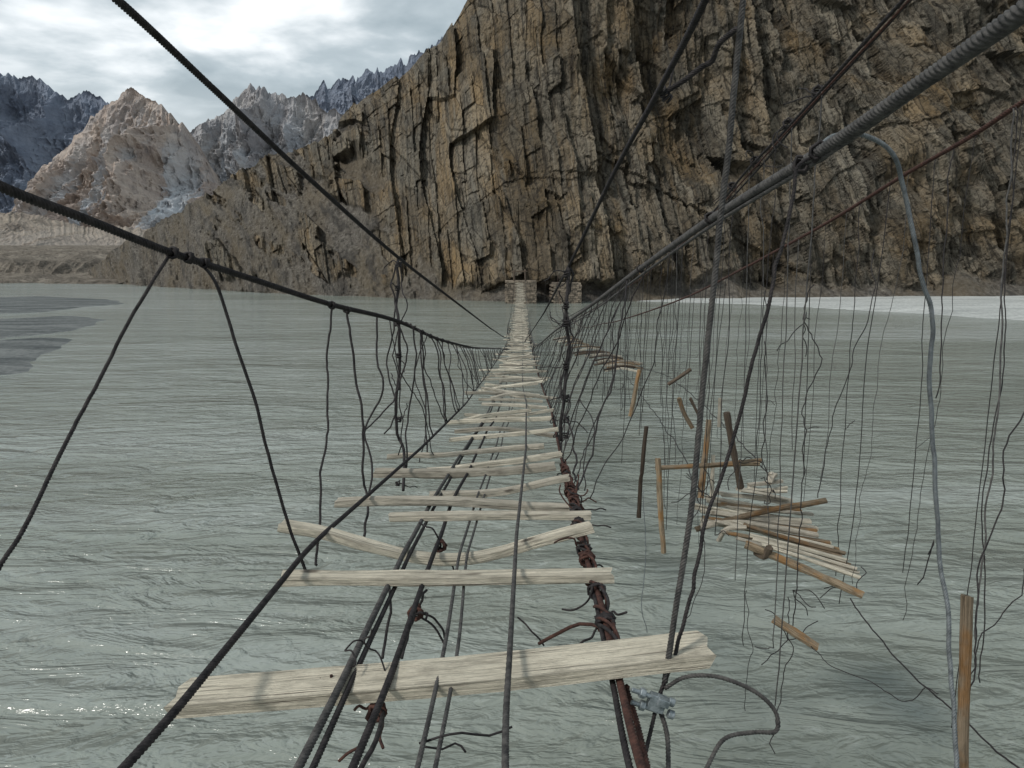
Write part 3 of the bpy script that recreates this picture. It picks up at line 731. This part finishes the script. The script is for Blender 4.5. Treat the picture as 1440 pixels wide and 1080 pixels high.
deb.build('broken_deck_poles',[M_wood,M_wood_or,M_wood_dk],OB,False)

# ================= WORLD =================
wd=bpy.data.worlds.new('World'); scene.world=wd; wd.use_nodes=True
nt=wd.node_tree; N_=nt.nodes; Lk=nt.links; bg=N_['Background']; out=N_['World Output']
SUN_EL,SUN_AZ=math.radians(46),math.radians(236)
sky=N_.new('ShaderNodeTexSky'); sky.sky_type='NISHITA'; sky.sun_disc=False; sky.sun_elevation=SUN_EL; sky.sun_rotation=SUN_AZ
Lk.new(sky.outputs[0],bg.inputs[0]); bg.inputs[1].default_value=.10
tc=N_.new('ShaderNodeTexCoord'); sx=N_.new('ShaderNodeSeparateXYZ'); Lk.new(tc.outputs['Generated'],sx.inputs[0])
def mth(op,a,b,clamp=False):
    n=N_.new('ShaderNodeMath'); n.operation=op; n.use_clamp=clamp
    for i,v in ((0,a),(1,b)):
        if hasattr(v,'is_linked'): Lk.new(v,n.inputs[i])
        else: n.inputs[i].default_value=v
    return n.outputs[0]
zz=mth('ADD',mth('MAXIMUM',sx.outputs[2],0.0),.16)
cx=N_.new('ShaderNodeCombineXYZ'); Lk.new(mth('DIVIDE',sx.outputs[0],zz),cx.inputs[0]); Lk.new(mth('DIVIDE',sx.outputs[1],zz),cx.inputs[1])
def nz(scale,det,rough,dist,off):
    mp=N_.new('ShaderNodeMapping'); mp.inputs['Location'].default_value=off; Lk.new(cx.outputs[0],mp.inputs[0])
    n=N_.new('ShaderNodeTexNoise'); n.inputs['Scale'].default_value=scale; n.inputs['Detail'].default_value=det; n.inputs['Roughness'].default_value=rough; n.inputs['Distortion'].default_value=dist
    Lk.new(mp.outputs[0],n.inputs['Vector']); return n.outputs[0]
c1=nz(1.3,7,.52,.35,(3.2,1.4,0)); c2=nz(4.5,4,.5,.3,(1,5,0))
cl=mth('ADD',mth('MULTIPLY',c1,.8),mth('MULTIPLY',c2,.2))
rp=N_.new('ShaderNodeValToRGB'); Lk.new(cl,rp.inputs[0]); e=rp.color_ramp.elements
e.new(.5); e.new(.5)
for k,(p,c) in enumerate([(.44,(.33,.40,.43)),(.52,(.50,.57,.60)),(.58,(.80,.85,.87)),(.65,(1.15,1.17,1.17))]):
    e[k].position=p; e[k].color=(*c,1)
hb=mth('MULTIPLY',mth('SUBTRACT',1.0,mth('MULTIPLY',sx.outputs[2],4.6),True),.95)
mx=N_.new('ShaderNodeMix'); mx.data_type='RGBA'; Lk.new(hb,mx.inputs[0]); Lk.new(rp.outputs[0],mx.inputs[6]); mx.inputs[7].default_value=(1.05,1.07,1.06,1)
bg2=N_.new('ShaderNodeBackground'); Lk.new(mx.outputs[2],bg2.inputs[0]); bg2.inputs[1].default_value=1.15
ms=N_.new('ShaderNodeMixShader'); ms.inputs[0].default_value=.86
Lk.new(bg.outputs[0],ms.inputs[1]); Lk.new(bg2.outputs[0],ms.inputs[2]); Lk.new(ms.outputs[0],out.inputs[0])
sl=bpy.data.lights.new('sun','SUN'); sl.energy=2.4; sl.angle=math.radians(10); sl.color=(1,.955,.885)
so=bpy.data.objects.new('sun',sl); scene.collection.objects.link(so)
d=Vector((math.sin(SUN_AZ)*math.cos(SUN_EL),math.cos(SUN_AZ)*math.cos(SUN_EL),math.sin(SUN_EL)))
so.rotation_euler=(-d).to_track_quat('-Z','Y').to_euler(); so.location=(0,0,60)
# ================= CAMERA =================
cd=bpy.data.cameras.new('camera'); cd.lens=28; cd.sensor_width=36; cd.clip_end=40000; cd.clip_start=.05
co=bpy.data.objects.new('camera',cd); scene.collection.objects.link(co); co.location=(0,0,H)
co.rotation_euler=(math.radians(90)-PITCH,0,0); scene.camera=co
scene.view_settings.view_transform='Standard'; scene.view_settings.look='None'; scene.view_settings.exposure=0
